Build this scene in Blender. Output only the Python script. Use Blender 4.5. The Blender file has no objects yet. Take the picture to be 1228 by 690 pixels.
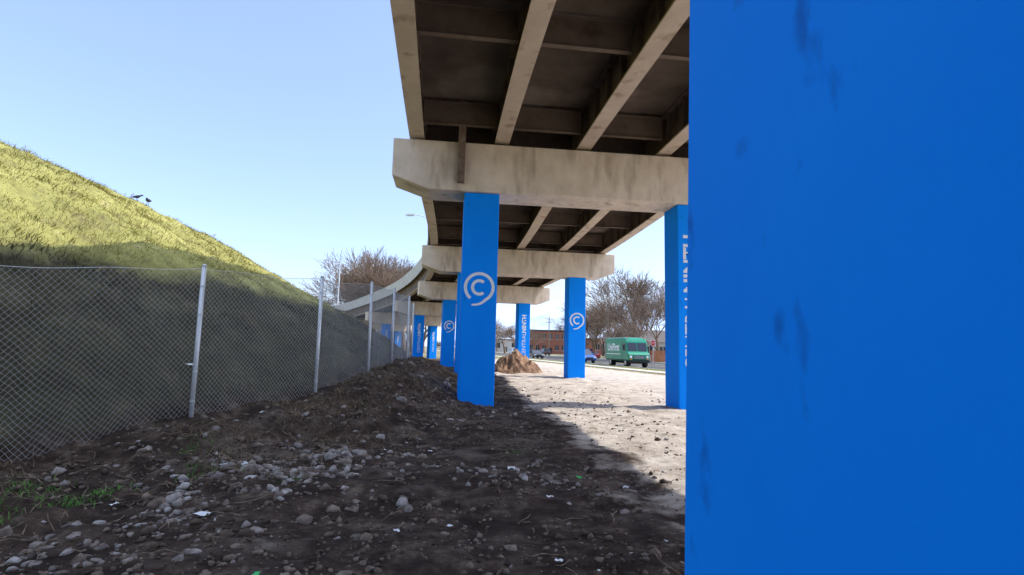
import bpy, bmesh, math, random
import numpy as np
from mathutils import Vector, Matrix
random.seed(4); rng=np.random.default_rng(4)
scene=bpy.context.scene; coll=scene.collection
scene.view_settings.view_transform='Standard'; scene.view_settings.look='None'; scene.view_settings.exposure=0

# ------------------------------------------------------------ materials
def N(nt,t,**k):
    n=nt.nodes.new(t)
    for a,b in k.items(): setattr(n,a,b)
    return n
def mat(name,c1,c2=None,scale=4,rough=.85,bump=0.0,bscale=None,detail=8,stretch=(1,1,1),lo=.35,hi=.65,
        c3=None,s3=1.0,lo3=.5,hi3=.7,metallic=0,island=None,spec=.3,bdist=.02,st3=None):
    m=bpy.data.materials.new(name); m.use_nodes=True; nt=m.node_tree; L=nt.links
    p=nt.nodes['Principled BSDF']; p.inputs['Roughness'].default_value=rough
    p.inputs['Metallic'].default_value=metallic
    p.inputs['Specular IOR Level'].default_value=spec
    p.inputs['Base Color'].default_value=(*c1,1)
    tc=N(nt,'ShaderNodeTexCoord'); mp=N(nt,'ShaderNodeMapping'); mp.inputs['Scale'].default_value=stretch
    L.new(tc.outputs['Object'],mp.inputs['Vector'])
    out=None
    if c2 is not None:
        nz=N(nt,'ShaderNodeTexNoise'); nz.inputs['Scale'].default_value=scale; nz.inputs['Detail'].default_value=detail; nz.inputs['Roughness'].default_value=.62
        L.new(mp.outputs['Vector'],nz.inputs['Vector'])
        r=N(nt,'ShaderNodeValToRGB'); r.color_ramp.elements[0].position=lo; r.color_ramp.elements[1].position=hi
        r.color_ramp.elements[0].color=(*c1,1); r.color_ramp.elements[1].color=(*c2,1)
        L.new(nz.outputs['Fac'],r.inputs['Fac']); out=r.outputs['Color']
    if c3 is not None:
        n3=N(nt,'ShaderNodeTexNoise'); n3.inputs['Scale'].default_value=s3; n3.inputs['Detail'].default_value=6
        if st3:
            mp3=N(nt,'ShaderNodeMapping'); mp3.inputs['Scale'].default_value=st3; L.new(tc.outputs['Object'],mp3.inputs['Vector']); L.new(mp3.outputs['Vector'],n3.inputs['Vector'])
        else: L.new(mp.outputs['Vector'],n3.inputs['Vector'])
        mr=N(nt,'ShaderNodeMapRange'); mr.inputs['From Min'].default_value=lo3; mr.inputs['From Max'].default_value=hi3
        L.new(n3.outputs['Fac'],mr.inputs['Value'])
        mx=N(nt,'ShaderNodeMix',data_type='RGBA'); mx.inputs['B'].default_value=(*c3,1)
        if out: L.new(out,mx.inputs['A'])
        else: mx.inputs['A'].default_value=(*c1,1)
        L.new(mr.outputs['Result'],mx.inputs['Factor']); out=mx.outputs['Result']
    if island:
        g=N(nt,'ShaderNodeNewGeometry'); r=N(nt,'ShaderNodeValToRGB')
        els=r.color_ramp.elements
        els[0].position=0; els[0].color=(*island[0],1); els[1].position=1; els[1].color=(*island[-1],1)
        for i,c in enumerate(island[1:-1]):
            e=els.new((i+1)/(len(island)-1)); e.color=(*c,1)
        L.new(g.outputs['Random Per Island'],r.inputs['Fac'])
        if out:
            mx=N(nt,'ShaderNodeMix',data_type='RGBA'); mx.blend_type='MULTIPLY'; mx.inputs['Factor'].default_value=1
            L.new(out,mx.inputs['A']); L.new(r.outputs['Color'],mx.inputs['B']); out=mx.outputs['Result']
        else: out=r.outputs['Color']
    if out: L.new(out,p.inputs['Base Color'])
    if bump>0:
        nb=N(nt,'ShaderNodeTexNoise'); nb.inputs['Scale'].default_value=bscale or scale*4; nb.inputs['Detail'].default_value=10; nb.inputs['Roughness'].default_value=.65
        L.new(mp.outputs['Vector'],nb.inputs['Vector'])
        b=N(nt,'ShaderNodeBump'); b.inputs['Strength'].default_value=bump; b.inputs['Distance'].default_value=bdist
        L.new(nb.outputs['Fac'],b.inputs['Height']); L.new(b.outputs['Normal'],p.inputs['Normal'])
    return m

M={}
M['blue']=mat('blue_paint',(.001,.255,.96),(.002,.285,1.0),scale=1.3,rough=.75,bump=.25,bscale=14,bdist=.005,spec=.12,
              c3=(.004,.13,.54),s3=6.5,lo3=.66,hi3=.78,stretch=(1,1,.6),st3=(1.4,1.4,.7))
M['cap']=mat('cap_concrete',(.62,.515,.40),(.77,.66,.53),scale=1.6,rough=.9,bump=.4,bscale=14,c3=(.36,.28,.20),s3=1.6,lo3=.54,hi3=.76,stretch=(1,1,.7),st3=(1.4,1.4,.35))
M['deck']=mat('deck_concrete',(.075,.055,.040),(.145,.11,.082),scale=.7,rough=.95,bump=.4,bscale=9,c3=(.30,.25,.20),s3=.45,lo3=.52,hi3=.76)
M['parapet']=mat('parapet_concrete',(.42,.40,.37),(.55,.52,.48),scale=1.2,rough=.9,bump=.2,bscale=12)
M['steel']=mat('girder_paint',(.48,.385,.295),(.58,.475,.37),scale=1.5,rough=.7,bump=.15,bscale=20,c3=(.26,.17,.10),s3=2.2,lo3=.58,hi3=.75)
M['web']=mat('shaded_girder_paint',(.125,.088,.062),(.18,.135,.098),scale=1.5,rough=.75,bump=.15,bscale=20,c3=(.075,.046,.03),s3=1.5,lo3=.5,hi3=.7)  # same girder paint, under-deck shade put into the colour
M['white']=mat('white_paint',(.82,.84,.86),(.74,.77,.8),scale=6,rough=.6)
M['galv']=mat('galvanised_steel',(.62,.64,.66),(.75,.77,.78),scale=20,rough=.45,metallic=.3)
M['wire']=mat('fence_wire',(.50,.52,.53),rough=.45,metallic=.2)
M['rust']=mat('rusty_steel',(.15,.10,.07),(.24,.18,.14),scale=5,rough=.8,bump=.3)
M['rock']=mat('cobble_stone',(.45,.43,.41),(.9,.88,.86),scale=14,rough=.95,bump=.6,bscale=30,c3=(.20,.15,.12),s3=5,lo3=.48,hi3=.66,island=[(.20,.17,.155),(.40,.36,.33),(.24,.18,.14),(.58,.55,.53),(.28,.24,.22)])
M['clod']=mat('soil_clods',(.5,.5,.5),(1,1,1),scale=20,rough=1,island=[(.05,.035,.026),(.13,.09,.065),(.28,.22,.17),(.07,.05,.036)])
M['twig']=mat('dry_twigs',(.14,.10,.065),(.34,.25,.17),scale=10,rough=.9)
M['bark']=mat('tree_bark',(.15,.11,.085),(.27,.20,.15),scale=3,rough=.95)
M['farbark']=mat('far_bark',(.24,.18,.14),(.36,.29,.24),scale=.5,rough=.95)
M['grassU']=mat('sunny_grass_blades',(.62,.56,.5),(1,1,1),scale=.9,rough=.85,island=[(.31,.35,.08),(.60,.51,.27),(.22,.29,.055),(.50,.43,.22),(.36,.39,.10),(.44,.35,.20)])  # brighter grass copy, sunlight put into the blade colour
M['grassL']=mat('shade_toned_blades',(.45,.42,.4),(1,1,1),scale=1.1,rough=.9,island=[(.08,.085,.04),(.24,.20,.13),(.055,.068,.03),(.16,.14,.085),(.08,.09,.042),(.13,.10,.07)])  # darker grass copy, overpass shade put into the blade colour
M['weed']=mat('green_weeds',(.05,.14,.02),(.10,.24,.035),scale=9,rough=.7)
M['straw']=mat('dry_straw',(.5,.5,.5),(1,1,1),scale=3,rough=.9,island=[(.30,.21,.12),(.12,.08,.05),(.38,.29,.18)])
M['asphalt']=mat('asphalt',(.055,.055,.057),(.09,.088,.085),scale=2,rough=.9,bump=.2,bscale=60)
M['walk']=mat('sidewalk_concrete',(.42,.40,.37),(.52,.50,.46),scale=1.5,rough=.9,bump=.1,bscale=40)
M['verge']=mat('verge_grass',(.16,.20,.04),(.30,.28,.10),scale=1.5,rough=.95,bump=.8,bscale=30,bdist=.06)
M['yellow']=mat('yellow_marking',(.65,.45,.05),(.5,.36,.06),scale=6,rough=.7)
M['mound']=mat('orange_soil',(.24,.145,.09),(.36,.23,.145),scale=2.5,rough=.97,bump=.9,bscale=8,bdist=.08,c3=(.14,.08,.05),s3=2,lo3=.48,hi3=.62)
M['green']=mat('green_truck_paint',(.0,.22,.13),(.0,.25,.15),scale=1,rough=.3,spec=.5)
M['glass']=mat('vehicle_glass',(.02,.025,.03),rough=.08,spec=.8)
M['black']=mat('black_rubber',(.02,.02,.02),(.035,.035,.035),scale=8,rough=.8)
M['chrome']=mat('bright_metal',(.6,.6,.62),rough=.3,metallic=.8)
M['lampglass']=mat('headlight_glass',(.8,.8,.78),rough=.15,spec=.6)
M['amber']=mat('amber_lens',(.8,.25,.02),rough=.3)
M['carblue']=mat('blue_car_paint',(.02,.09,.30),rough=.25,spec=.6)
M['cardark']=mat('dark_car_paint',(.03,.035,.04),rough=.25,spec=.6)
M['carwhite']=mat('white_car_paint',(.7,.7,.7),rough=.25,spec=.6)
M['carred']=mat('red_car_paint',(.3,.02,.02),rough=.25,spec=.6)
M['brick']=mat('red_brick',(.26,.10,.07),(.34,.15,.10),scale=3,rough=.95)
M['stucco']=mat('house_siding',(.55,.54,.50),(.62,.60,.57),scale=2,rough=.9)
M['tan']=mat('tan_stucco',(.45,.38,.28),(.50,.42,.32),scale=2,rough=.9)
M['roof']=mat('roof_shingle',(.10,.09,.085),(.17,.15,.14),scale=4,rough=.95)
M['wood']=mat('stained_wood',(.30,.11,.05),(.40,.17,.08),scale=3,rough=.85,stretch=(6,6,.6))
M['pole']=mat('weathered_wood',(.16,.12,.09),(.24,.19,.15),scale=5,rough=.95)
M['red']=mat('sign_red',(.55,.02,.02),rough=.45)
M['mount']=mat('hazed_mountain_rock',(.36,.45,.57),(.50,.57,.66),scale=.0018,rough=1,detail=9)  # pale blue aerial haze painted into the rock colour
M['litterw']=mat('white_litter',(.7,.7,.72),rough=.6)
M['litterg']=mat('green_litter',(.03,.5,.12),rough=.5)
M['feather']=mat('black_feathers',(.012,.012,.014),(.03,.03,.035),scale=20,rough=.6)

def ground_mat():
    m=bpy.data.materials.new('ground_soil'); m.use_nodes=True; nt=m.node_tree; L=nt.links
    p=nt.nodes['Principled BSDF']; p.inputs['Roughness'].default_value=.97; p.inputs['Specular IOR Level'].default_value=.15
    tc=N(nt,'ShaderNodeTexCoord'); co=tc.outputs['Object']
    def noise(s,d=8,r=.6):
        n=N(nt,'ShaderNodeTexNoise'); n.inputs['Scale'].default_value=s; n.inputs['Detail'].default_value=d; n.inputs['Roughness'].default_value=r
        L.new(co,n.inputs['Vector']); return n.outputs['Fac']
    def ramp(f,stops):
        r=N(nt,'ShaderNodeValToRGB'); e=r.color_ramp.elements
        e[0].position=stops[0][0]; e[0].color=(*stops[0][1],1); e[1].position=stops[-1][0]; e[1].color=(*stops[-1][1],1)
        for a,c in stops[1:-1]:
            q=e.new(a); q.color=(*c,1)
        L.new(f,r.inputs['Fac']); return r.outputs['Color']
    def mix(f,a,b):
        x=N(nt,'ShaderNodeMix',data_type='RGBA'); L.new(f,x.inputs['Factor']); L.new(a,x.inputs['A']); L.new(b,x.inputs['B']); return x.outputs['Result']
    def attr(n):
        a=N(nt,'ShaderNodeAttribute'); a.attribute_name=n; return a.outputs['Fac']
    def math_(op,a,b=None,v=None):
        q=N(nt,'ShaderNodeMath',operation=op); L.new(a,q.inputs[0])
        if b is not None: L.new(b,q.inputs[1])
        if v is not None: q.inputs[1].default_value=v
        return q.outputs[0]
    def mr(f,a,b):
        q=N(nt,'ShaderNodeMapRange'); q.inputs['From Min'].default_value=a; q.inputs['From Max'].default_value=b; L.new(f,q.inputs['Value']); return q.outputs['Result']
    shade_soil=ramp(noise(2.2,12,.74),[(.32,(.016,.010,.007)),(.46,(.040,.026,.019)),(.56,(.080,.055,.040)),(.68,(.20,.155,.12))])  # soil on the shadow side, shade painted into its colour
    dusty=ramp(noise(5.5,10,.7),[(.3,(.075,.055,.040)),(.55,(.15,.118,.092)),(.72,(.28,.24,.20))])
    shade_soil=mix(mr(noise(.8,9,.7),.53,.66),shade_soil,dusty)
    sun_soil=ramp(noise(1.6,12,.7),[(.3,(.22,.175,.13)),(.46,(.46,.395,.325)),(.7,(.66,.60,.52))])  # soil on the sunlit side, sun brightness put into its colour
    hill_sun=ramp(noise(1.1,12,.72),[(.3,(.18,.145,.08)),(.45,(.28,.27,.09)),(.58,(.38,.365,.12)),(.72,(.54,.46,.27))])
    hill_shade=ramp(noise(1.3,12,.72),[(.3,(.032,.025,.018)),(.45,(.055,.050,.030)),(.58,(.085,.078,.045)),(.72,(.17,.135,.09))])
    hill=mix(mr(math_('ADD',attr('up'),math_('MULTIPLY',math_('SUBTRACT',noise(.7,8,.65),v=.5),v=1.2)),.3,.7),hill_shade,hill_sun)  # sun and shade tones painted on the hill, split by height
    far=ramp(noise(.05,8,.6),[(.3,(.16,.15,.07)),(.7,(.30,.26,.17))])
    pf=mr(math_('ADD',attr('sun_soil'),math_('MULTIPLY',math_('SUBTRACT',noise(.9,8,.65),v=.5),v=2.2)),.35,.65)
    c=mix(pf,shade_soil,sun_soil)
    hf=mr(math_('ADD',attr('hill'),math_('MULTIPLY',math_('SUBTRACT',noise(1.7,8,.65),v=.5),v=1.0)),.35,.65)
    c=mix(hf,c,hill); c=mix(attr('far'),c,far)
    L.new(c,p.inputs['Base Color'])
    b1=N(nt,'ShaderNodeBump'); b1.inputs['Strength'].default_value=.95; b1.inputs['Distance'].default_value=.06; L.new(noise(9,12,.7),b1.inputs['Height'])
    b2=N(nt,'ShaderNodeBump'); b2.inputs['Strength'].default_value=.7; b2.inputs['Distance'].default_value=.015; L.new(noise(50,8,.7),b2.inputs['Height']); L.new(b1.outputs['Normal'],b2.inputs['Normal'])
    L.new(b2.outputs['Normal'],p.inputs['Normal'])
    return m
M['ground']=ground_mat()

# ------------------------------------------------------------ mesh helpers
class MB:
    def __init__(s): s.v=[]; s.f=[]; s.m=[]
    def add(s,vs,fs,mi=0):
        o=len(s.v); s.v+=[tuple(v) for v in vs]; s.f+=[tuple(i+o for i in f) for f in fs]; s.m+=[mi]*len(fs)
    def box(s,c,d,mi=0,R=None):
        x,y,z=[a/2 for a in d]
        vs=[Vector(p) for p in [(-x,-y,-z),(x,-y,-z),(x,y,-z),(-x,y,-z),(-x,-y,z),(x,-y,z),(x,y,z),(-x,y,z)]]
        if R is not None: vs=[R@v for v in vs]
        vs=[v+Vector(c) for v in vs]
        s.add(vs,[(3,2,1,0),(4,5,6,7),(0,1,5,4),(1,2,6,5),(2,3,7,6),(3,0,4,7)],mi)
    def cyl(s,p0,p1,r0,r1=None,n=10,mi=0,cap=True):
        r1=r0 if r1 is None else r1
        p0=Vector(p0);p1=Vector(p1); d=(p1-p0)
        if d.length<1e-6: return
        d.normalize(); a=d.orthogonal().normalized(); b=d.cross(a)
        vs=[p0+(a*math.cos(2*math.pi*i/n)+b*math.sin(2*math.pi*i/n))*r0 for i in range(n)]+[p1+(a*math.cos(2*math.pi*i/n)+b*math.sin(2*math.pi*i/n))*r1 for i in range(n)]
        fs=[(i,(i+1)%n,n+(i+1)%n,n+i) for i in range(n)]
        if cap: fs+=[tuple(range(n-1,-1,-1)),tuple(range(n,2*n))]
        s.add(vs,fs,mi)
    def prism(s,poly,y0,y1,mi=0):
        n=len(poly)
        vs=[(p[0],y0,p[1]) for p in poly]+[(p[0],y1,p[1]) for p in poly]
        s.add(vs,[tuple(range(n)),tuple(range(2*n-1,n-1,-1))]+[(i,n+i,n+(i+1)%n,(i+1)%n) for i in range(n)],mi)
    def obj(s,name,mats,parent=None,smooth=False,bevel=0,matrix=None,recalc=True):
        me=bpy.data.meshes.new(name); me.from_pydata(s.v,[],s.f)
        for m in mats: me.materials.append(M[m])
        me.polygons.foreach_set('material_index',s.m)
        if recalc:
            bm=bmesh.new(); bm.from_mesh(me); bmesh.ops.recalc_face_normals(bm,faces=bm.faces); bm.to_mesh(me); bm.free()
        if smooth: me.polygons.foreach_set('use_smooth',[True]*len(me.polygons))
        me.update()
        o=bpy.data.objects.new(name,me); coll.objects.link(o)
        if matrix is not None: o.matrix_world=matrix
        if parent: o.parent=parent
        if bevel:
            b=o.modifiers.new('bevel','BEVEL'); b.width=bevel; b.segments=2; b.limit_method='ANGLE'; b.angle_limit=math.radians(40)
        return o
def np_obj(name,verts,faces,mats,smooth=False,parent=None):
    me=bpy.data.meshes.new(name)
    verts=np.asarray(verts,dtype=np.float32); faces=np.asarray(faces,dtype=np.int32)
    nf,k=faces.shape
    me.vertices.add(len(verts)); me.vertices.foreach_set('co',verts.ravel())
    me.loops.add(nf*k); me.loops.foreach_set('vertex_index',faces.ravel())
    me.polygons.add(nf); me.polygons.foreach_set('loop_start',np.arange(0,nf*k,k,dtype=np.int32))
    try: me.polygons.foreach_set('loop_total',np.full(nf,k,dtype=np.int32))
    except Exception: pass
    if smooth: me.polygons.foreach_set('use_smooth',np.ones(nf,dtype=bool))
    for m in mats: me.materials.append(M[m])
    me.update(calc_edges=True); me.validate()
    o=bpy.data.objects.new(name,me); coll.objects.link(o)
    if parent: o.parent=parent
    return o
def empty(name,loc=(0,0,0),rz=0):
    e=bpy.data.objects.new(name,None); e.location=loc; e.rotation_euler=(0,0,rz); e.empty_display_size=.3; coll.objects.link(e); return e

# ------------------------------------------------------------ terrain
def vnoise(x,y,s=0):
    x=np.asarray(x,dtype=float); y=np.asarray(y,dtype=float)
    xi=np.floor(x).astype(np.int64); yi=np.floor(y).astype(np.int64)
    xf=x-xi; yf=y-yi; u=xf*xf*(3-2*xf); v=yf*yf*(3-2*yf)
    def h(a,b):
        n=(a*374761393+b*668265263+s*144269504)&0xffffffff
        n=((n^(n>>13))*127412617)&0xffffffff
        return ((n^(n>>16))&0xffff)/65535.0
    return (h(xi,yi)*(1-u)+h(xi+1,yi)*u)*(1-v)+(h(xi,yi+1)*(1-u)+h(xi+1,yi+1)*u)*v-.5
def smooth(t): t=np.clip(t,0,1); return t*t*(3-2*t)
FY=[-40,-20,-3,1.5,4.5,6.1,8.8,11.4,14.5,17.5,20.8,24,32,40,52,65,78,92,105,140]
FX=[-16,-12,-9,-8.2,-6.95,-6.3,-5.1,-4.07,-3.8,-3.85,-4.0,-4.4,-5.7,-7.2,-11.5,-18,-27,-38,-52,-90]
CY=[-40,9,21,40,52,65,78,92,105,140]
CX=[-9,-17.4,-20,-24.2,-28,-34,-43,-55,-69,-110]
def fx(y): return np.interp(y,FY,FX)
def cx(y): return np.minimum(np.interp(y,CY,CX),fx(y)-5)
def zf(y): return np.interp(y,[-20,1.5,4.5,6.5,8.8,11.4,14.5,20,30,60,120],[0,0,-.02,.05,.38,.62,.92,1.05,.9,.4,0])
def zc(y): return np.interp(y,[-40,9,20,35,60,80,100,120],[7.3,7.3,7.5,7.6,6.3,4.2,2,.4])
def height(x,y,detail=True):
    x=np.asarray(x,dtype=float); y=np.asarray(y,dtype=float)
    F=fx(y); C=cx(y); d=x-F
    right=zf(y)*(1-smooth(d/3.3))
    t=np.clip(-d/(F-C),0,1); s=1-(1-t)**1.65
    left=zf(y)+(zc(y)-zf(y))*s
    back=smooth((C-14-x)/25)
    left=left*(1-back)
    z=np.where(d>0,right,left)
    if detail:
        near=np.clip(1-(np.hypot(x,y)-50)/60,0,1)
        rk=1-smooth((x-(8.2-.1*y))/1.5)
        a=near*rk
        hillm=smooth((-d)/1.5)
        n=vnoise(x*.45,y*.45,1)*.22+vnoise(x*1.3,y*1.3,2)*.19+vnoise(x*3.7,y*3.7,3)*.12+vnoise(x*9,y*9,4)*.06+vnoise(x*21,y*21,5)*.024
        bank=smooth(1-np.abs(d-1.4)/2.8)
        z=z+n*a*(.45+.75*bank+.6*hillm)
        z=z+hillm*near*vnoise(x*.18,y*.12,7)*.7*(1-t)**.3*np.minimum(1,t*4)
    return z
def seg(a,b,st): return list(np.arange(a,b,st))
xs=[-5000,-2500,-1200,-600,-300,-180,-120]+seg(-90,-30,1.5)+seg(-30,-12,.25)+seg(-12,-6.5,.14)+seg(-6.5,4,.06)+seg(4,14,.3)+seg(14,60,2)+[60,80,120,200,400,800,1600,3000,5000]
ys=[-5000,-2500,-1200,-500,-200,-100]+seg(-60,-6,3)+seg(-6,2,.4)+seg(2,12,.06)+seg(12,34,.16)+seg(34,130,1)+[130,150,200,300,500,900,1600,3000,7000]
xs=np.array(xs);ys=np.array(ys)
X,Y=np.meshgrid(xs,ys); Z=height(X,Y)
nx,ny=len(xs),len(ys)
idx=np.arange(nx*ny).reshape(ny,nx)
F=np.stack([idx[:-1,:-1],idx[:-1,1:],idx[1:,1:],idx[1:,:-1]],-1).reshape(-1,4)
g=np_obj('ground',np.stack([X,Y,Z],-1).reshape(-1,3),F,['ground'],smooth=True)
D=X-fx(Y)
def sun_mask(x,y): return smooth((height(x,y)-2.2)/1.5)  # height mask between the painted sun and shade tones
def fattr(name,a):
    at=g.data.attributes.new(name,'FLOAT','POINT'); at.data.foreach_set('value',a.ravel().astype(np.float32))
fattr('hill',smooth((-D+.3)/1.0))
fattr('up',sun_mask(X,Y))
fattr('sun_soil',smooth((X-(1.0-.09*Y))/2.4))  # painted soil tones change near the overpass shadow edge
fattr('far',smooth((np.hypot(X,Y)-60)/30)*1.0)

# ------------------------------------------------------------ overpass
rows={-2:(8.3,-28.5,6.5),-1:(6.0,-13.7,6.35),0:(3.955,1.15,6.2),1:(2.0,16,6.0),2:(.38,31,5.75),3:(-2.25,45.3,5.4),4:(-7.1,59,4.85),
 5:(-13.4,71,4.3),6:(-20.3,82,3.8),7:(-29,92,3.3),8:(-39.5,101,2.8),9:(-52,108.5,2.3),10:(-66,114,1.8),11:(-82,118,1.3)}
rows={k:(v[0]+.17,v[1],v[2]) for k,v in rows.items()}
SP=3.17; T=1.42
def P(u):
    i=int(math.floor(u)); i=max(-1,min(9,i)); t=u-i
    a,b,c,d=[Vector(rows[k]) for k in (i-1,i,i+1,i+2)]
    return .5*((2*b)+(c-a)*t+(2*a-5*b+4*c-d)*t*t+(-a+3*b-3*c+d)*t**3)
def frame(u):
    p=P(u); t=(P(u+.01)-P(u-.01)); t.z=0; t.normalize(); r=Vector((t.y,-t.x,0)); return p,t,r
over=empty('highway_overpass')
us=np.arange(-1,9.9,.06)
def sweep(mb,poly,mi=0,u0=-1,u1=9.9):
    n=len(poly); uu=[u for u in us if u0<=u<=u1]
    vs=[]
    for u in uu:
        p,t,r=frame(u)
        for (a,b) in poly: vs.append(p+r*a+Vector((0,0,b)))
    fs=[]
    for k in range(len(uu)-1):
        for i in range(n):
            j=(i+1)%n; fs.append((k*n+i,k*n+j,(k+1)*n+j,(k+1)*n+i))
    fs.append(tuple(range(n))); fs.append(tuple((len(uu)-1)*n+i for i in range(n)))
    mb.add(vs,fs,mi)
def rect(a0,a1,b0,b1): return [(a0,b0),(a1,b0),(a1,b1),(a0,b1)]
E0,E1=-5.44,5.12
mb=MB(); sweep(mb,rect(E0,E1,T+1.16,T+1.42)); mb.obj('deck_slab',['deck'],over)
mb=MB()
for s,e in ((-1,-E0),(1,E1)):
    sweep(mb,[(s*(e+.03),T+1.10),(s*(e+.03),T+2.25),(s*(e-.17),T+2.25),(s*(e-.22),T+1.7),(s*(e-.35),T+1.423),(s*(e+.002),T+1.423),(s*(e+.002),T+1.10)])
mb.obj('parapet',['parapet'],over)
mb=MB()
GL=[-5.08,-2.64,-.2,2.26,4.72]
for l in GL:
    sweep(mb,rect(l-.21,l+.21,T+.08,T+.125),0)
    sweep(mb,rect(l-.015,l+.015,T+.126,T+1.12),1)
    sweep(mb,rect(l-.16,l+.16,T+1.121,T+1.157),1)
for i in range(-1,9):
    for k in range(1,14):
        u=i+k/14; p,t,r=frame(u); R=Matrix((r,t,Vector((0,0,1)))).transposed()
        for l in GL:
            for sg in (-1,1):
                if (l==GL[0] and sg<0) or (l==GL[-1] and sg>0): continue
                mb.box(p+r*(l+sg*.08)+Vector((0,0,T+.62)),(.126,.014,.985),1,R)
    for u in (i+.055,i+.36,i+.66,i+.945):
        p,t,r=frame(u); R=Matrix((r,t,Vector((0,0,1)))).transposed()
        for a,b in zip(GL[:-1],GL[1:]):
            m=(a+b)/2; ww=b-a-.36
            mb.box(p+r*m+Vector((0,0,T+.72)),(ww,.015,.62),1,R)
            mb.box(p+r*m+Vector((0,0,T+.40)),(ww,.14,.018),1,R)
            mb.box(p+r*m+Vector((0,0,T+1.04)),(ww,.14,.018),1,R)
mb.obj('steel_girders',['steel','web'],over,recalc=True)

W=1.0
def logo():
    m=MB()
    def arc(cxx,cz,r,w,a0,a1,n=40):
        vs=[]
        for i in range(n+1):
            a=math.radians(a0+(a1-a0)*i/n)
            for q in (r-w/2,r+w/2): vs.append((cxx+q*math.cos(a),0,cz+q*math.sin(a)))
        m.add(vs,[(2*i,2*i+1,2*i+3,2*i+2) for i in range(n)])
    arc(0,0,.39,.085,-62,232)
    arc(0,0,.19,.085,50,310,30)
    pts=[]
    for i in range(17):
        t=i/16; a=math.radians(-62-50*t); r=.39+.14*t
        w=.0425*(1-.35*t); pts+= [((r-w)*math.cos(a)-.0,0,(r-w)*math.sin(a)),((r+w)*math.cos(a),0,(r+w)*math.sin(a))]
    m.add(pts,[(2*i,2*i+1,2*i+3,2*i+2) for i in range(16)])
    return m
def text_mesh(name,body,size,parent,M4,matn='white',bold=0.0):
    cu=bpy.data.curves.new(name,'FONT'); cu.body=body; cu.size=size; cu.offset=bold; cu.align_x='CENTER'; cu.align_y='CENTER'
    o=bpy.data.objects.new(name+'_tmp',cu); coll.objects.link(o)
    bpy.context.view_layer.update()
    me=bpy.data.meshes.new_from_object(o.evaluated_get(bpy.context.evaluated_depsgraph_get()))
    bpy.data.objects.remove(o)
    me.name=name; me.materials.clear(); me.materials.append(M[matn])
    q=bpy.data.objects.new(name,me); coll.objects.link(q); q.parent=parent; q.matrix_local=M4
    return q
style={(1,-1):'logo',(2,-1):'text',(3,-1):'logo',(4,-1):'text',(5,-1):'text',(2,1):'logo',(1,1):'text',(3,1):'text',(4,1):'logo',(5,1):'text',(6,-1):'logo',(6,1):'text'}
for i in range(-1,10):
    p,t,r=frame(i); rz=math.atan2(r.y,r.x)
    mb=MB(); mb.prism([(-5.72,.34),(-4.7,0),(4.5,0),(5.36,.34),(5.36,T),(-5.72,T)],-.62,.62)
    for l in GL: mb.box((l,0,T+.04),(.5,.45,.074))
    c=mb.obj('pier_cap',['cap'],over,bevel=.03,matrix=Matrix.Translation(p)@Matrix.Rotation(rz,4,'Z'))
    for sd in (-1,1):
        q=p+r*(SP*sd)
        zt=p.z
        h=zt+1.2
        mb=MB(); mb.box((0,0,-h/2),(W,W,h-.004))
        Mx=Matrix.Translation((q.x,q.y,zt-.002))@Matrix.Rotation(rz,4,'Z')
        if (i,sd)==(0,-1): Mx=Matrix.Translation((.949,.80,1.6))@Matrix.Rotation(math.radians(1.2),4,'Y')@Matrix.Translation((0,0,zt-1.6-.002))@Matrix.Rotation(rz,4,'Z')
        col=mb.obj('bridge_column',['blue'],over,bevel=.025,matrix=Mx)
        st=style.get((i,sd))
        if st=='logo':
            lg=logo().obj('painted_logo',['white'],col); lg.matrix_local=Matrix.Translation((0,-W/2-.004,3.28-zt))
        elif st=='text':
            B=Matrix.Rotation(math.pi/2,4,'X')@Matrix.Rotation(math.pi/2,4,'Z')
            sc=min(1,(zt-1.2)/4.8); zb=zt*.68; xo=.0
            if (i,sd)==(1,1): xo=-.10; zb=4.22
            text_mesh('painted_text','NINTH',.56*sc,col,Matrix.Translation((xo,-W/2-.004,zb-zt))@B,bold=.018)
            text_mesh('painted_text','CENTRAL',.52*sc,col,Matrix.Translation((xo,-W/2-.004,zb-2.0*sc-zt))@B)
p,t,r=frame(1); q=p+r*(-3.80)-t*.74
mb=MB()
for dx,dy,sx,sy in ((0,0,.02,.12),(0,-.065,.2,.012),(0,.066,.2,.012)): mb.box((dx,dy,0),(sx,sy,2.45))
mb.box((0,-.075,-.9),(.1,.01,.25)); mb.cyl((0,-.07,.6),(0,-.09,.6),.03)
mb.obj('steel_bracket',['rust'],over,matrix=Matrix.Translation((q.x,q.y,7.42))@Matrix.Rotation(math.atan2(r.y,r.x),4,'Z'))

# ------------------------------------------------------------ chain link fence
fence=empty('chain_link_fence')
FP=[(-9.6,-1.5)]+[(fx(y),y) for y in (1.5,4.0,6.1,8.8,11.4,14.5,17.5,20.8,24)]
FP=np.array(FP); sl=np.r_[0,np.cumsum(np.hypot(*np.diff(FP,axis=0).T))]
def fpt(s): return np.interp(s,sl,FP[:,0]),np.interp(s,sl,FP[:,1])
H=2.38
gz=height(FP[:,0],FP[:,1])
def ftop(s):
    b=np.interp(s,sl,gz)+H
    k=np.clip(np.searchsorted(sl,s)-1,0,len(sl)-2); t=(s-sl[k])/(sl[k+1]-sl[k])
    return b-.05*4*t*(1-t)*(.6+.4*np.sin(s*3))
w=.086; hs=w/2; L_=sl[-1]; nw=int(L_/hs); nk=int(H/hs)+1
I,K=np.meshgrid(np.arange(nw),np.arange(nk),indexing='ij')
S=np.clip((I+((K+I)%2))*hs,0,L_)
px,py=fpt(S); top=ftop(S); bot=height(px,py)+.03
Zw=bot+(top-bot)*(K/(nk-1))
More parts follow.
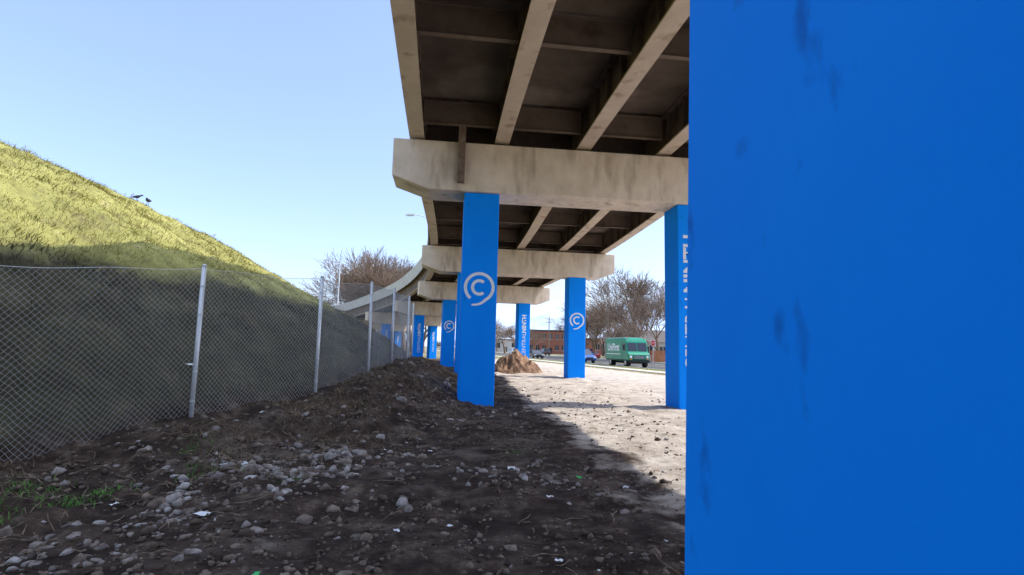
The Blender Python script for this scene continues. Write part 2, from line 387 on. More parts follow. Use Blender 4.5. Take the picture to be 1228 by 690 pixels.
bow=.03*np.sin(S*1.7)*np.sin(K/nk*3.1)+.012*vnoise(S*3,K*.15,77)
eps=.01; qx,qy=fpt(np.clip(S+eps,0,L_)); q0x,q0y=fpt(np.clip(S-eps,0,L_))
tx,ty=qx-q0x,qy-q0y; ln=np.hypot(tx,ty)+1e-9; tx/=ln;ty/=ln
nxn,nyn=-ty,tx
rad=.0025
V=[]
for a in (0,2*math.pi/3,4*math.pi/3):
    ca,sa=math.cos(a)*rad,math.sin(a)*rad
    V.append(np.stack([px+nxn*(ca+bow)+tx*sa,py+nyn*(ca+bow)+ty*sa,Zw],-1))
V=np.stack(V,2)
ids=np.arange(nw*nk*3).reshape(nw,nk,3)
fs=[]
for a in range(3):
    b=(a+1)%3
    fs.append(np.stack([ids[:,:-1,a],ids[:,:-1,b],ids[:,1:,b],ids[:,1:,a]],-1).reshape(-1,4))
np_obj('chain_link_mesh',V.reshape(-1,3),np.concatenate(fs),['wire'],smooth=True,parent=fence)
mb=MB()
for i,(x,y) in enumerate(FP):
    z=float(gz[i]); lean=(random.uniform(-.02,.02),random.uniform(-.02,.02))
    a=Vector((x+.05,y,z-.3)); b=Vector((x+.05+lean[0],y+lean[1],z+H+.04))
    mb.cyl(a,b,.036,n=14); mb.cyl(b,b+Vector((0,0,.03)),.042,.02,n=14)
    for k in range(5):
        c=a.lerp(b,.2+.17*k); mb.cyl(c-Vector((0,0,.008)),c+Vector((0,0,.008)),.042,n=14)
ss=np.linspace(0,L_,260); X1,Y1=fpt(ss); T1=ftop(ss)
for k in range(len(ss)-1): mb.cyl((X1[k],Y1[k],T1[k]),(X1[k+1],Y1[k+1],T1[k+1]),.004,n=5,cap=False)
mb.obj('fence_posts',['galv'],fence,smooth=True)

# ------------------------------------------------------------ rocks, clods, twigs
def ico(sub):
    bm=bmesh.new(); bmesh.ops.create_icosphere(bm,subdivisions=sub,radius=1)
    v=np.array([x.co[:] for x in bm.verts]); f=np.array([[q.index for q in a.verts] for a in bm.faces]); bm.free(); return v,f
def scatter(name,pts,sizes,sub,matn,sink=.3,flat=(.45,.85)):
    v,f=ico(sub); n=len(pts); pts=np.asarray(pts)
    sc=np.stack([rng.uniform(.7,1.4,n),rng.uniform(.55,1.1,n),rng.uniform(*flat,n)],-1)*sizes[:,None]
    J=1+rng.normal(0,.12,(n,len(v),1))
    VV=v[None]*J
    for _ in range(6):
        d=rng.normal(size=(n,3)); d/=np.linalg.norm(d,axis=1,keepdims=True)
        h=rng.uniform(.45,.8,(n,1)); dot=np.einsum('nvk,nk->nv',VV,d); ex=np.maximum(dot-h,0); VV=VV-ex[...,None]*d[:,None,:]
    VV=VV*sc[:,None,:]
    a=rng.uniform(0,6.28,n); b=rng.uniform(-.5,.5,n)
    c,s=np.cos(b)[:,None],np.sin(b)[:,None]; y=VV[...,1]*c-VV[...,2]*s; z=VV[...,1]*s+VV[...,2]*c
    c,s=np.cos(a)[:,None],np.sin(a)[:,None]; x=VV[...,0]*c-y*s; y2=VV[...,0]*s+y*c
    zz=height(pts[:,0],pts[:,1])+sc[:,2]*(1-2*sink)*.7
    out=np.stack([x+pts[:,0:1],y2+pts[:,1:2],z+zz[:,None]],-1).reshape(-1,3)
    ff=(f[None]+(np.arange(n)*len(v))[:,None,None]).reshape(-1,3)
    return np_obj(name,out,ff,[matn],smooth=False)
pts=[];sz=[]
def addp(x,y,s): pts.append((x,y)); sz.append(s)
for _ in range(2400):
    y=rng.uniform(2.4,8.5); x=fx(y)+rng.normal(2.5,.95)+ (0.5 if y>5.5 else 0)
    if vnoise(x*1.3,y*1.3,11)+vnoise(x*4,y*4,12)*.5>.08: addp(x,y,float(np.clip(rng.lognormal(-3.65,.6),.008,.10)))
for _ in range(120):
    x=rng.normal(-2.65,.6); y=rng.normal(6.7,.7); addp(x,y,float(rng.uniform(.02,.09)))
for _ in range(170):
    x=rng.normal(-3.3,.6); y=rng.normal(4.0,.6); addp(x,y,float(rng.uniform(.012,.055)))
for _ in range(600):
    y=rng.uniform(6,26); x=fx(y)+rng.uniform(.2,3.6); addp(x,y,float(np.clip(rng.lognormal(-3.5,.65),.012,.13)))
for _ in range(1300):
    y=rng.uniform(3,24); x=rng.uniform(-3.5,6); addp(x,y,float(np.clip(rng.lognormal(-4.2,.65),.007,.09)))
for _ in range(80):
    x=rng.normal(.3,.7); y=rng.normal(7.0,.5); addp(x,y,float(rng.uniform(.015,.075)))
scatter('cobble_stones',pts,np.array(sz),2,'rock',sink=.46)
n=22000; y=3+rng.random(n)**1.5*20; x=rng.uniform(-5.6,4.0,n)-.05*y; k=(x>fx(y)+.1)&(vnoise(x*1.6,y*1.6,14)+vnoise(x*.6,y*.6,15)>-.2)&((x<1.9-.1*y)|(rng.random(n)<.22)); x=x[k];y=y[k]
scatter('soil_clods',np.stack([x,y],-1),np.clip(rng.lognormal(-4.2,.6,len(x)),.005,.07),1,'clod')
mb=MB()
for _ in range(700):
    y=3+random.random()**1.3*15; x=random.uniform(float(fx(y))+.2,3 if random.random()<.45 else float(fx(y))+3.2); a=random.uniform(0,6.28); l=random.uniform(.05,.42)
    p0=Vector((x,y,float(height(x,y))+.012+random.uniform(0,.02)))
    for k in range(4):
        a+=random.uniform(-.3,.3); p1=p0+Vector((math.cos(a),math.sin(a),0))*l/4; p1.z=float(height(p1.x,p1.y))+.012+random.uniform(0,.03)
        mb.cyl(p0,p1,.004*random.uniform(.4,1.6),.002,n=4,cap=False); p0=p1
mb.obj('fallen_twigs',['twig'],recalc=False)
mb=MB()
LT=[(-2.75,5.1,.07,0),(.05,7.3,.08,0),(-1.7,3.9,.035,1),(.9,7.0,.04,1),(-3.5,6.9,.05,0),(1.4,6.6,.05,0),(-5.6,9.6,.09,0),(.45,5.9,.04,0),(-4.2,9.4,.05,0),(-1.2,8.6,.04,0),(-.5,5.0,.03,0),(-3.9,5.6,.04,0)]
for _ in range(26):
    y=random.uniform(3.6,16); LT.append((random.uniform(float(fx(y))+.5,1.5),y,random.uniform(.012,.04),0))
for (x,y,s,mi) in LT:
    z=float(height(x,y))+.035; vs=[]; an=random.uniform(0,3.1); ca,sa=math.cos(an),math.sin(an)
    for j in range(4):
        for i in range(4):
            u_,v_=(i-1.5)*s*.6,(j-1.5)*s*.4; vs.append((x+u_*ca-v_*sa,y+u_*sa+v_*ca,z+random.uniform(-.2,.25)*s))
    mb.add(vs,[(j*4+i,j*4+i+1,j*4+i+5,j*4+i+4) for j in range(3) for i in range(3)],mi)
mb.obj('litter_scraps',['litterw','litterg'],recalc=False)

# ------------------------------------------------------------ grass
def blades(name,x,y,h,wd,matn,lean=.6,ldir=None):
    n=len(x); z=height(x,y)-.01
    a=rng.uniform(0,6.28,n); la=rng.uniform(0,6.28,n) if ldir is None else ldir+rng.normal(0,.8,n)
    dx,dy=np.cos(a)*wd/2,np.sin(a)*wd/2
    l=rng.uniform(.2,1.2,n)*lean*h
    b0=np.stack([x-dx,y-dy,z],-1); b1=np.stack([x+dx,y+dy,z],-1)
    mx,my=x+np.cos(la)*l*.35,y+np.sin(la)*l*.35
    m0=np.stack([mx-dx*.7,my-dy*.7,z+h*.6],-1); m1=np.stack([mx+dx*.7,my+dy*.7,z+h*.6],-1)
    zt=np.maximum(height(x+np.cos(la)*l,y+np.sin(la)*l)+.01,z+h*.75)
    tp=np.stack([x+np.cos(la)*l,y+np.sin(la)*l,zt],-1)
    V=np.stack([b0,b1,m1,m0,tp],1).reshape(-1,3); o=(np.arange(n)*5)[:,None]
    F=np.concatenate([o+[0,1,2],o+[0,2,3],o+[3,2,4]])
    return np_obj(name,V,F,[matn])
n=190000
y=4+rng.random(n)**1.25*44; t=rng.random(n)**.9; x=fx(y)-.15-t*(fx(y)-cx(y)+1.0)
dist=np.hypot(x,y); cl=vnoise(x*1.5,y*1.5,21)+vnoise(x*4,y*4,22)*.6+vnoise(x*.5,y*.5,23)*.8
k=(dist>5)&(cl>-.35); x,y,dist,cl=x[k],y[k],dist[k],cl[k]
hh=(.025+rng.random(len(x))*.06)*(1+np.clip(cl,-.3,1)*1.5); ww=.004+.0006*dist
isU=(sun_mask(x,y)+vnoise(x*.8,y*.8,25)*.8)>rng.uniform(.3,.7,len(x))
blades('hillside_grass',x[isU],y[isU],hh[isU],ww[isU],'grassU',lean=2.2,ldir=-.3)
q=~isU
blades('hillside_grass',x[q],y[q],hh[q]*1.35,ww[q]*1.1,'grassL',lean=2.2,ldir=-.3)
n=20000; y=5+rng.random(n)*20; x=fx(y)+rng.normal(.9,1.0,n); cl=vnoise(x*1.2,y*1.2,31)+vnoise(x*4,y*4,32)*.4; k=(cl>-.05)&(x>fx(y)-.5); x,y=x[k],y[k]
blades('dry_bank_grass',x,y,.03+rng.random(len(x))*.12,.004+.0006*y,'straw',lean=2.2)
X0=[];Y0=[]
for (a,b,nn,s) in [(-4.4,5.9,260,.22),(-4.9,5.2,200,.2),(-5.1,6.0,160,.2),(-5.4,4.9,200,.3),(-3.6,6.6,90,.15),(-2.5,6.4,60,.12),(-4.3,7.6,80,.15),(.1,8.8,40,.12),(-4.6,5.0,80,.15)]:
    X0.append(rng.normal(a,s,nn));Y0.append(rng.normal(b,s,nn))
nn=sum(map(len,X0))
blades('green_weeds',np.concatenate(X0),np.concatenate(Y0),.025+rng.random(nn)*.07,np.full(nn,.010),'weed',lean=1.3)

# ------------------------------------------------------------ road (right of the overpass)
U=Vector((-.224,.9746,0)); NN=Vector((.9746,.224,0)); P0=Vector((12.7,47,0))
def strip(mb,o0,o1,z,s0=-90,s1=260,mi=0,zb=None):
    a,b,c,d=[P0+U*s+NN*o for s,o in ((s0,o0),(s0,o1),(s1,o1),(s1,o0))]
    up=Vector((0,0,z))
    if zb is None: mb.add([a+up,b+up,c+up,d+up],[(0,1,2,3)],mi)
    else:
        dn=Vector((0,0,zb)); mb.add([a+up,b+up,c+up,d+up,a+dn,b+dn,c+dn,d+dn],[(0,1,2,3),(0,4,5,1),(1,5,6,2),(2,6,7,3),(3,7,4,0)],mi)
mb=MB(); strip(mb,0,14.2,.008); mb.obj('road',['asphalt'],recalc=False)
mb=MB(); strip(mb,-.16,0,.13,zb=-.1); strip(mb,14.2,14.36,.13,zb=-.1); mb.obj('kerb',['walk'])
mb=MB(); strip(mb,-1.9,-.164,.09,zb=-.1); strip(mb,14.364,16.2,.09,zb=-.1); mb.obj('grass_verge',['verge'])
mb=MB()
for s in range(-90,260,2):
    strip(mb,-3.5,-1.905,.10,s0=s+.012,s1=s+1.988,zb=-.1); strip(mb,16.2,17.7,.10,s0=s+.012,s1=s+1.988,zb=-.1)
mb.obj('sidewalk',['walk'])
mb=MB()
strip(mb,7.0,7.1,.013,mi=0); strip(mb,7.22,7.32,.013,mi=0)
for s in range(-90,260,9): strip(mb,3.6,3.72,.013,s0=s,s1=s+3,mi=1); strip(mb,10.7,10.82,.013,s0=s,s1=s+3,mi=1)
mb.obj('road_markings',['yellow','white'],recalc=False)
n=30000; s_=rng.uniform(-45,60,n); o_=np.where(rng.random(n)<.7,rng.uniform(-1.9,-.17,n),rng.uniform(-5.0,-3.5,n))
x=P0.x+U.x*s_+NN.x*o_; y=P0.y+U.y*s_+NN.y*o_
o=blades('verge_grass_blades',x,y,.06+rng.random(n)*.09,.022+.0*x,'grassU',lean=1.0); o.location=(0,0,.06)

# ------------------------------------------------------------ dirt pile
n=60; vs=[];fs=[]
for j in range(n+1):
    for i in range(n+1):
        a=(i/n-.5)*2; b=(j/n-.5)*2; x=a*1.9; y=b*1.9; r=math.hypot(a,b)
        h=max(0,1-r)**.8*1.45+max(0,1-math.hypot(a+.45,b)*1.9)*.4
        h+=float(vnoise(x*1.6+9,y*1.6,41))*.55*min(1,h*2)+float(vnoise(x*4,y*4,42))*.32*min(1,h*2)+float(vnoise(x*9,y*9,43))*.18*min(1,h*2)
        vs.append((x,y,h-.12))
for j in range(n):
    for i in range(n): fs.append((j*(n+1)+i,j*(n+1)+i+1,(j+1)*(n+1)+i+1,(j+1)*(n+1)+i))
mb=MB(); mb.add(vs,fs); mb.obj('dirt_pile',['mound'],matrix=Matrix.Translation((.4,37.5,0)),smooth=False,recalc=False)

# ------------------------------------------------------------ vehicles
def wheel(mb,x,y,r,w,mt,mh):
    s=1 if y>0 else -1
    mb.cyl((x,y-s*w,r),(x,y,r),r,n=22,mi=mt); mb.cyl((x,y-s*.01,r),(x,y+s*.012,r),r*.6,r*.5,n=18,mi=mh); mb.cyl((x,y,r),(x,y+s*.03,r),r*.16,n=10,mi=mt)
def step_van(loc,rz):
    e=empty('delivery_truck',loc,rz)
    mb=MB()
    prof=[(-3.3,.62),(2.95,.62),(3.2,.75),(3.22,1.25),(3.08,1.45),(2.86,1.5),(2.5,2.55),(2.36,2.82),(2.1,2.93),(-3.2,2.95),(-3.3,2.85)]
    mb.prism(prof,-1.12,1.12); mb.obj('body',['green'],e,bevel=.07)
    mb=MB(); mb.box((-.5,0,2.965),(5.2,2.0,.03)); mb.obj('roof_panel',['carwhite'],e)
    mb=MB()
    sl=Vector((-.36,0,1.05)).normalized(); nr=Vector((1.05,0,.36)).normalized()
    R=Matrix((nr,Vector((0,1,0)),sl)).transposed()
    for yy in (-.52,.52): mb.box(Vector((2.69,yy,2.02))+nr*.012,(.02,.94,.86),0,R)
    for sy in (-1,1):
        mb.box((2.05,sy*1.125,2.0),(.75,.012,.72),0)
    mb.obj('windows',['glass'],e)
    mb=MB(); mb.box((3.225,0,1.0),(.03,1.15,.34),0)
    for k in range(4): mb.box((3.243,0,.88+.08*k),(.012,1.1,.025),1)
    mb.box((3.30,0,.60),(.14,2.2,.2),0)
    mb.box((1.55,-1.128,1.62),(.03,.01,1.9),0); mb.box((1.55,1.128,1.62),(.03,.01,1.9),0)
    mb.box((0,1.13,.72),(6,.02,.06),0); mb.box((0,-1.13,.72),(6,.02,.06),0)
    mb.obj('grille_and_bumper',['black','chrome'],e)
    mb=MB()
    for sy in (-1,1):
        mb.cyl((3.2,sy*.86,1.05),(3.25,sy*.86,1.05),.13,n=16,mi=0); mb.box((3.225,sy*.86,.82),(.03,.25,.08),1)
        mb.box((2.3,sy*.9,2.9),(.08,.12,.06),1)
    mb.obj('lights',['lampglass','amber'],e)
    mb=MB()
    for sy in (-1,1):
        wheel(mb,2.35,sy*1.1,.42,.28,0,1); wheel(mb,-1.9,sy*1.1,.42,.5,0,1)
        mb.cyl((2.6,sy*1.12,1.7),(2.75,sy*1.4,1.75),.02,mi=0); mb.cyl((2.6,sy*1.12,2.3),(2.75,sy*1.4,2.2),.02,mi=0); mb.box((2.75,sy*1.42,1.97),(.06,.2,.5),0)
    mb.box((0,0,.5),(5.8,1.5,.25),0)
    mb.obj('wheels_and_mirrors',['black','chrome'],e)
    B=Matrix.Translation((-.95,-1.126,1.95))@Matrix.Rotation(math.pi/2,4,'X')
    text_mesh('side_lettering','UniFirst',1.05,e,B,bold=.03)
    mb=MB(); mb.box((-.95,-1.124,1.28),(4.0,.008,.09),0); mb.obj('side_stripe',['white'],e)
    return e
def car(name,loc,rz,paint,suv=False):
    e=empty(name,loc,rz); hz=1.72 if suv else 1.42; bz=1.05 if suv else .92
    mb=MB()
    mb.prism([(-2.25,.32),(2.2,.30),(2.32,.45),(2.3,bz-.28),(2.1,bz-.12),(1.15,bz),(-2.05,bz+.02),(-2.3,bz-.1),(-2.34,.5)],-.9,.9)
    mb.obj('body',[paint],e,bevel=.09)
    mb=MB(); xr=-2.15 if suv else -1.75; xt=-1.85 if suv else -1.0
    def fr(x0,x1,y,z): return [(x0,-y,z),(x1,-y,z),(x1,y,z),(x0,y,z)]
    bx=[(3,2,1,0),(4,5,6,7),(0,1,5,4),(1,2,6,5),(2,3,7,6),(3,0,4,7)]
    mb.add(fr(xr,1.2,.84,bz-.02)+fr(xt,.35,.66,hz-.05),bx,0)
    mb.obj('glasshouse',['glass'],e,bevel=.03)
    mb=MB(); mb.add(fr(xt-.03,.38,.68,hz-.05)+fr(xt+.06,.25,.6,hz),bx,0)
    for sy in (-1,1):
        for (xa,xb) in ((-.55,-.5),(xr+.05,xt+.02),(1.22,.33)):
            mb.cyl((xa,sy*.85,bz-.02),(xb,sy*.67,hz-.05),.035,n=6)
        mb.box((.95,sy*.98,bz+.06),(.12,.16,.12),0)
    mb.obj('roof_and_pillars',[paint],e,bevel=.02)
    mb=MB()
    for sy in (-1,1):
        for xx in (1.4,-1.4): wheel(mb,xx,sy*.91,.34,.22,0,1)
        mb.box((2.28,sy*.66,bz-.32),(.06,.36,.14),2); mb.box((-2.33,sy*.7,bz-.25),(.05,.28,.16),3)
    mb.box((2.31,0,.55),(.05,.9,.2),0)
    mb.obj('wheels_and_lights',['black','chrome','lampglass','red'],e)
    return e
hd=math.atan2(-.98,.17)
step_van((12.15,57,.01),hd)
car('suv',(9.35,70,.01),hd+.05,'carblue',True)
car('parked_car',(4.2,92,.01),hd+.06,'cardark')
car('parked_car',(1.0,112,.01),hd+.06,'carwhite',True)
car('parked_car',(15.5,104,.01),hd+.06+math.pi,'carred')
car('parked_car',(8.3,133,.01),hd+.06+math.pi,'cardark',True)
car('parked_car',(-4.6,118,.01),hd+.06,'cardark')

# ------------------------------------------------------------ signs, fence, lamps, poles
def stop_sign(loc,rz):
    e=empty('stop_sign',loc,rz); mb=MB(); mb.cyl((0,0,-.2),(0,0,3.1),.03,n=8); mb.obj('post',['galv'],e)
    for nm,r,y,mt in (('border',.38,-.04,'white'),('face',.34,-.048,'red')):
        mb=MB(); pl=[(r/math.cos(math.pi/8)*math.cos(math.pi/8+k*math.pi/4),2.75+r/math.cos(math.pi/8)*math.sin(math.pi/8+k*math.pi/4)) for k in range(8)]
        mb.prism(pl,y,y+.006); mb.obj(nm,[mt],e)
    text_mesh('lettering','STOP',.26,e,Matrix.Translation((0,-.054,2.75))@Matrix.Rotation(math.pi/2,4,'X'))
stop_sign((19.6,75,.05),0)
mb=MB()
for k in range(150):
    p=Vector((20.6,80,0))+Vector((.985,-.17,0))*(k*.15); h=1.8+random.uniform(-.02,.02)
    mb.box(p+Vector((0,0,h/2)),(.135,.02,h),0,Matrix.Rotation(-.17,3,'Z'))
for z in (.4,1.4): mb.box(Vector((20.6,80.04,z))+Vector((.985,-.17,0))*11.2,(22.4,.05,.09),0,Matrix.Rotation(-.171,3,'Z'))
mb.obj('wooden_fence',['wood'])
def lamp(loc,h,arm,ang):
    e=empty('street_lamp',loc,ang); mb=MB(); mb.cyl((0,0,0),(0,0,h),.11,.06,n=10)
    p=Vector((0,0,h-.3))
    for k in range(1,7):
        t=k/6; q=Vector((arm*t,0,h-.3+.5*math.sin(t*math.pi/2))); mb.cyl(p,q,.04,n=8,cap=False); p=q
    mb.prism([(arm-.1,p.z+.05),(arm+.5,p.z+.03),(arm+.7,p.z-.05),(arm+.55,p.z-.12),(arm,p.z-.1)],-.16,.16); mb.obj('pole_and_head',['galv'],e,smooth=False)
p,t,r=frame(3.3); q=p-r*4.1; lamp((q.x,q.y,p.z+2.8),5.2,1.9,math.pi)
p,t,r=frame(6.25); q=p-r*5.15; lamp((q.x,q.y,p.z+2.8),7.6,1.8,math.pi)
def upole(loc,h):
    e=empty('utility_pole',loc,.3); mb=MB(); mb.cyl((0,0,-.3),(0,0,h),.17,.11,n=9)
    mb.box((0,0,h-.6),(2.4,.1,.12)); mb.box((0,0,h-1.5),(1.8,.1,.1))
    for x in (-1.1,-.5,.5,1.1): mb.cyl((x,0,h-.54),(x,0,h-.35),.04,n=6)
    mb.obj('timber_pole',['pole'],e)
upole((17.5,98,0),10); upole((10.5,150,0),10.5); upole((4,200,0),11)

# ------------------------------------------------------------ buildings
def building(name,loc,rz,w,d,h,wall,nw,ns,flat=True,roofh=2.2):
    e=empty(name,loc,rz)
    mb=MB(); mb.box((0,0,h/2-.2),(w,d,h+.4)); mb.obj('walls',[wall],e)
    mb=MB()
    if flat: mb.box((0,0,h+.15+.2),(w+.3,d+.3,.3))
    else:
        vs=[(-w/2-.4,-d/2-.4,h+.02),(w/2+.4,-d/2-.4,h+.02),(w/2+.4,d/2+.4,h+.02),(-w/2-.4,d/2+.4,h+.02),(-w/2-.4,0,h+roofh),(w/2+.4,0,h+roofh)]
        mb.add(vs,[(0,1,5,4),(2,3,4,5),(0,4,3),(1,2,5),(3,2,1,0)])
    mb.obj('roof',['roof'],e)
    mb=MB(); m2=MB()
    for f in range(ns):
        for i in range(nw):
            x=(i+.5)/nw*w-w/2; z=(f+.55)*h/ns
            if f==0 and i==nw//2: mb.box((x,-d/2-.02,1.05),(1.0,.04,2.1)); continue
            mb.box((x,-d/2-.01,z),(w/nw*.5,.05,h/ns*.45)); m2.box((x,-d/2-.04,z-h/ns*.225-.05),(w/nw*.56,.1,.08)); m2.box((x,-d/2-.045,z),(.05,.04,h/ns*.44))
            mb.box((-w/2-.01,(i+.5)/nw*d-d/2,z),(.05,d/nw*.4,h/ns*.45))
    mb.obj('windows_and_door',['glass'],e); m2.obj('sills_and_mullions',['white'],e)
building('brick_building',(13,190,0),-.1,13,12,7.6,'brick',6,2)
building('brick_building',(30,205,0),-.1,12,12,5.5,'brick',5,1)
building('wooden_house',(27.5,96,0),-.15,9,8,3.2,'stucco',4,1,False)
building('wooden_house',(25,118,0),-.15,9,8,3.4,'tan',4,1,False)
building('stucco_house',(41,86,0),-.15,10,8,3.2,'stucco',4,1,False)
building('low_warehouse',(-2,240,0),0,30,14,5,'stucco',9,1)
building('low_warehouse',(40,160,0),-.1,22,14,5,'tan',7,1)

# ------------------------------------------------------------ bare trees
def tree_mesh(name,seed,h,levels,matn,rmin=.018,kids=(3,5)):
    rd=random.Random(seed); mb=MB()
    def tube(p0,p1,r0,r1,n):
        d=(p1-p0)
        if d.length<1e-5: return
        d.normalize(); a=d.orthogonal().normalized(); b=d.cross(a)
        vs=[p+(a*math.cos(2*math.pi*i/n)+b*math.sin(2*math.pi*i/n))*r for p,r in ((p0,r0),(p1,r1)) for i in range(n)]
        mb.add(vs,[(i,(i+1)%n,n+(i+1)%n,n+i) for i in range(n)])
    def grow(p,d,L,r,lv):
        n=6 if lv>=levels-1 else 3
        segs=4 if lv>1 else 2; pts=[p]; rr=[r]
        for k in range(segs):
            d=(d+Vector((rd.uniform(-1,1),rd.uniform(-1,1),rd.uniform(-.6,.9)))*.17).normalized()
            q=pts[-1]+d*L/segs; r2=max(rmin,r*(1-.45*(k+1)/segs)); tube(pts[-1],q,rr[-1],r2,n); pts.append(q); rr.append(r2)
        if lv==0: return
        nk=rd.randint(*kids)+(1 if lv==levels else 0)
        for c in range(nk):
            k=rd.randint(max(1,segs//2),segs); a=rd.uniform(0,6.28); o=d.orthogonal().normalized(); o=Matrix.Rotation(a,3,d)@o
            sp=rd.uniform(.45,.95); nd=(d+o*sp+Vector((0,0,.12))).normalized()
            grow(pts[k],nd,L*rd.uniform(.6,.82),max(rmin,rr[k]*rd.uniform(.5,.72)),lv-1)
        if lv<=levels-1: grow(pts[-1],(d+Vector((rd.uniform(-.2,.2),rd.uniform(-.2,.2),0))).normalized(),L*.75,rr[-1],lv-1)
    grow(Vector((0,0,-.2)),Vector((0,0,1)),h*.27,h*.022,levels)
    me=bpy.data.meshes.new(name); me.from_pydata(mb.v,[],mb.f); me.materials.append(M[matn]); me.polygons.foreach_set('use_smooth',[True]*len(me.polygons))
    zm=max(v[2] for v in mb.v)
    return me,zm
TM=[tree_mesh('bare_tree_mesh_%d'%i,50+i,12,5,'bark',rmin=.013,kids=(3,4)) for i in range(4)]
def tree(x,y,h,k,rz,z=0,wide=1.0):
    me,zm=TM[k%4]; o=bpy.data.objects.new('bare_tree',me); coll.objects.link(o); s=h/zm
    o.location=(x,y,z); o.scale=(s*wide,s*wide,s); o.rotation_euler=(0,0,rz)
def pr(px,y): return (px-614)/650*y
for (ppx,y,h,k) in [(768,100,17.5,0),(735,112,14,1),(790,88,11,2),(715,128,13,3),(752,135,15,2),(782,120,18,1),(700,150,12,0),(725,165,15,3),
    (805,105,15,3),(640,175,9,1),(608,165,12,2),(660,210,9,0),(622,215,12,3),(598,230,12,1),(690,190,11,2),(745,92,7,3)]:
    tree(pr(ppx,y),y,h,k,ppx*1.7,wide=1.15)
for (ppx,y,h,k) in [(418,125,19,2),(430,120,21,3),(442,128,21,0),(455,118,23,1),(468,140,25,2),(478,122,26,2),(497,135,23,3),(447,150,24,3),(487,150,28,0),(510,130,18,1)]:
    tree(pr(ppx,y),y,h,k,ppx*.9,wide=1.05)
me,zm=tree_mesh('far_tree_mesh',91,10,4,'farbark',rmin=.04,kids=(3,4))
base=np.array([v.co[:] for v in me.vertices]); bf=np.array([list(p.vertices) for p in me.polygons])
VV=[];FF=[];o=0
for k in range(70):
    x=rng.uniform(-160,190); y=rng.uniform(240,330); s=rng.uniform(.45,.95); a=rng.uniform(0,6.28); c,sn=math.cos(a),math.sin(a)
    v=base*s; VV.append(np.stack([v[:,0]*c-v[:,1]*sn+x,v[:,0]*sn+v[:,1]*c+y,v[:,2]],-1)); FF.append(bf+o); o+=len(base)
np_obj('distant_trees',np.concatenate(VV),np.concatenate(FF),['farbark'])
def crest(rat):
    yy=np.linspace(14,45,400); xx=rat*yy; zz=height(xx,yy); k=int(np.argmax((zz-1.6)/yy)); return float(xx[k]),float(yy[k]),float(zz[k])
me_s,_z=tree_mesh('shrub_mesh',17,1.2,3,'bark',rmin=.008,kids=(2,3))
for rat,s in ((-.722,.30),(-.735,.22),(-.56,.3)):
    x,y,z=crest(rat); o=bpy.data.objects.new('dead_weed',me_s); coll.objects.link(o); o.location=(x,y,z-.03); o.scale=(s*.5,s*.5,s*1.2)
ringsx=[(-.34,.015,.11,.05),(-.22,.03,.14,.06),(-.12,.06,.17,.05),(0,.085,.20,.0),(.10,.08,.23,0),(.16,.05,.285,0),(.20,.05,.32,0),(.245,.04,.325,0),(.27,.018,.32,0),(.33,.004,.31,0)]
def crow(rat,s,rz):
    x,y,z=crest(rat); mb=MB(); n=12; vs=[]
    for (a,r,zc_,fl) in ringsx:
        for i in range(n): q=2*math.pi*i/n; vs.append((a,math.cos(q)*(r+fl*.3),zc_+math.sin(q)*(r if fl==0 or a>-.2 else r*.6)))
    fs=[(k*n+i,k*n+(i+1)%n,(k+1)*n+(i+1)%n,(k+1)*n+i) for k in range(len(ringsx)-1) for i in range(n)]+[tuple(range(n)),tuple(range((len(ringsx)-1)*n,len(ringsx)*n))]
    mb.add(vs,fs)
    for sy in (-1,1):
        mb.cyl((0,sy*.035,.14),(.02,sy*.035,-.06),.009,n=6); mb.cyl((.02,sy*.035,0),(.08,sy*.045,-.005),.007,n=5)
        mb.add([(.1,sy*.088,.24),(.02,sy*.10,.16),(-.28,sy*.045,.11),(-.1,sy*.085,.22)],[(0,1,2,3)])
    mb.obj('crow',['feather'],matrix=Matrix.Translation((x,y,z+.01))@Matrix.Rotation(rz,4,'Z')@Matrix.Scale(s,4),smooth=True)
crow(-.690,.62,2.5); crow(-.712,.52,.8)

# ------------------------------------------------------------ mountains
n=160; vs=[];fs=[]
for j in range(14):
    for i in range(n+1):
        x=-6000+i*90; y=5200+j*170
        prof=np.interp(x,[-6000,-1500,-300,300,1200,2500,4500,8400],[120,200,330,430,640,760,500,700])
        t=j/13; hgt=prof*(t**.8)*(1+.45*float(vnoise(x*.0016,j*.25,61))+.25*float(vnoise(x*.006,j*.7,62)))
        vs.append((x,y,hgt-10))
for j in range(13):
    for i in range(n): fs.append((j*(n+1)+i,j*(n+1)+i+1,(j+1)*(n+1)+i+1,(j+1)*(n+1)+i))
mb=MB(); mb.add(vs,fs); mb.obj('mountains',['mount'],smooth=True,recalc=False)

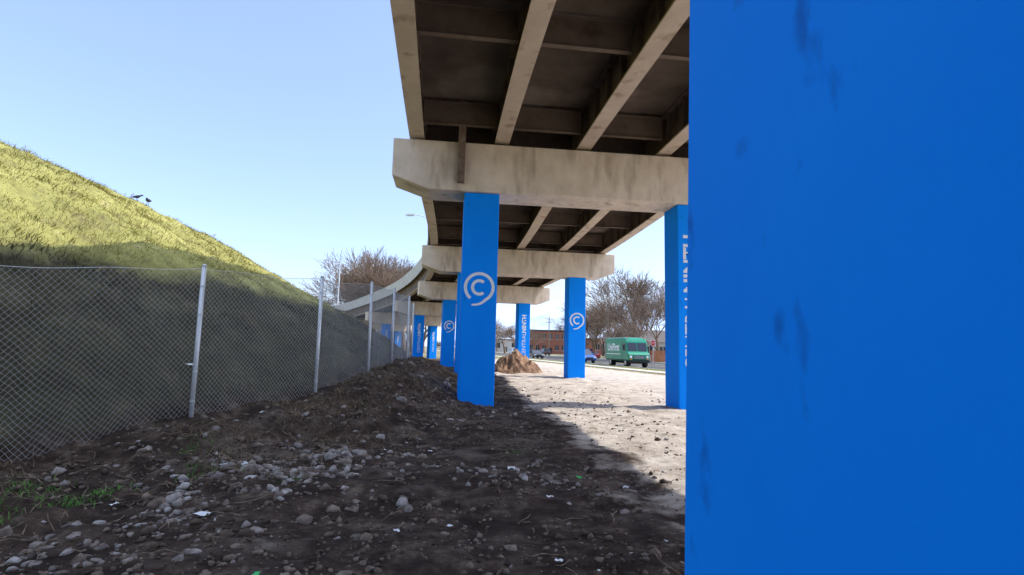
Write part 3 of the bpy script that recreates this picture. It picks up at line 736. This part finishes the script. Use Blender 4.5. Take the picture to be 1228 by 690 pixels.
# ------------------------------------------------------------ light
el=math.radians(50); az=math.radians(84)
w_=bpy.data.worlds.new('World'); scene.world=w_; w_.use_nodes=True; nt=w_.node_tree
bg=nt.nodes['Background']; sk=nt.nodes.new('ShaderNodeTexSky'); sk.sky_type='NISHITA'; sk.sun_disc=False
sk.sun_elevation=el; sk.sun_rotation=az; sk.altitude=300; sk.air_density=1.0; sk.dust_density=2.0; sk.ozone_density=1.0
# flat brightening added to the sky, stronger overhead out of view to fill shade
tc=nt.nodes.new('ShaderNodeTexCoord'); sp=nt.nodes.new('ShaderNodeSeparateXYZ'); nt.links.new(tc.outputs['Generated'],sp.inputs[0])
mr=nt.nodes.new('ShaderNodeMapRange'); mr.interpolation_type='SMOOTHSTEP'; mr.inputs['From Min'].default_value=.55; mr.inputs['From Max'].default_value=.9
mr.inputs['To Min'].default_value=0; mr.inputs['To Max'].default_value=1
nt.links.new(sp.outputs['Z'],mr.inputs['Value'])
mx=nt.nodes.new('ShaderNodeMix'); mx.data_type='VECTOR'; mx.inputs['A'].default_value=(1.15,1.65,3.15); mx.inputs['B'].default_value=(7.6,8.8,10.8)
nt.links.new(mr.outputs['Result'],mx.inputs['Factor'])
m1=nt.nodes.new('ShaderNodeVectorMath'); m1.operation='MULTIPLY_ADD'; m1.inputs[1].default_value=(1.5,1.45,1.5)
nt.links.new(sk.outputs['Color'],m1.inputs[0]); nt.links.new(mx.outputs['Result'],m1.inputs[2])
nt.links.new(m1.outputs[0],bg.inputs['Color']); bg.inputs['Strength'].default_value=.15
sd=bpy.data.lights.new('sun','SUN'); sd.energy=5; sd.angle=math.radians(.5); sd.color=(1,.95,.88)
so=bpy.data.objects.new('sun',sd); coll.objects.link(so)
dv=Vector((math.cos(el)*math.sin(az),math.cos(el)*math.cos(az),math.sin(el)))
so.rotation_euler=dv.to_track_quat('Z','Y').to_euler(); so.location=(30,0,40)

# ------------------------------------------------------------ camera
cd=bpy.data.cameras.new('camera'); cd.sensor_width=36; cd.lens=36*650/1228; cd.clip_start=.05; cd.clip_end=15000
co=bpy.data.objects.new('camera',cd); coll.objects.link(co)
co.matrix_world=Matrix.Translation((0,0,1.6))@Matrix.Rotation(math.radians(90+6.4),4,'X')@Matrix.Rotation(math.radians(1.4),4,'Z')
scene.camera=co
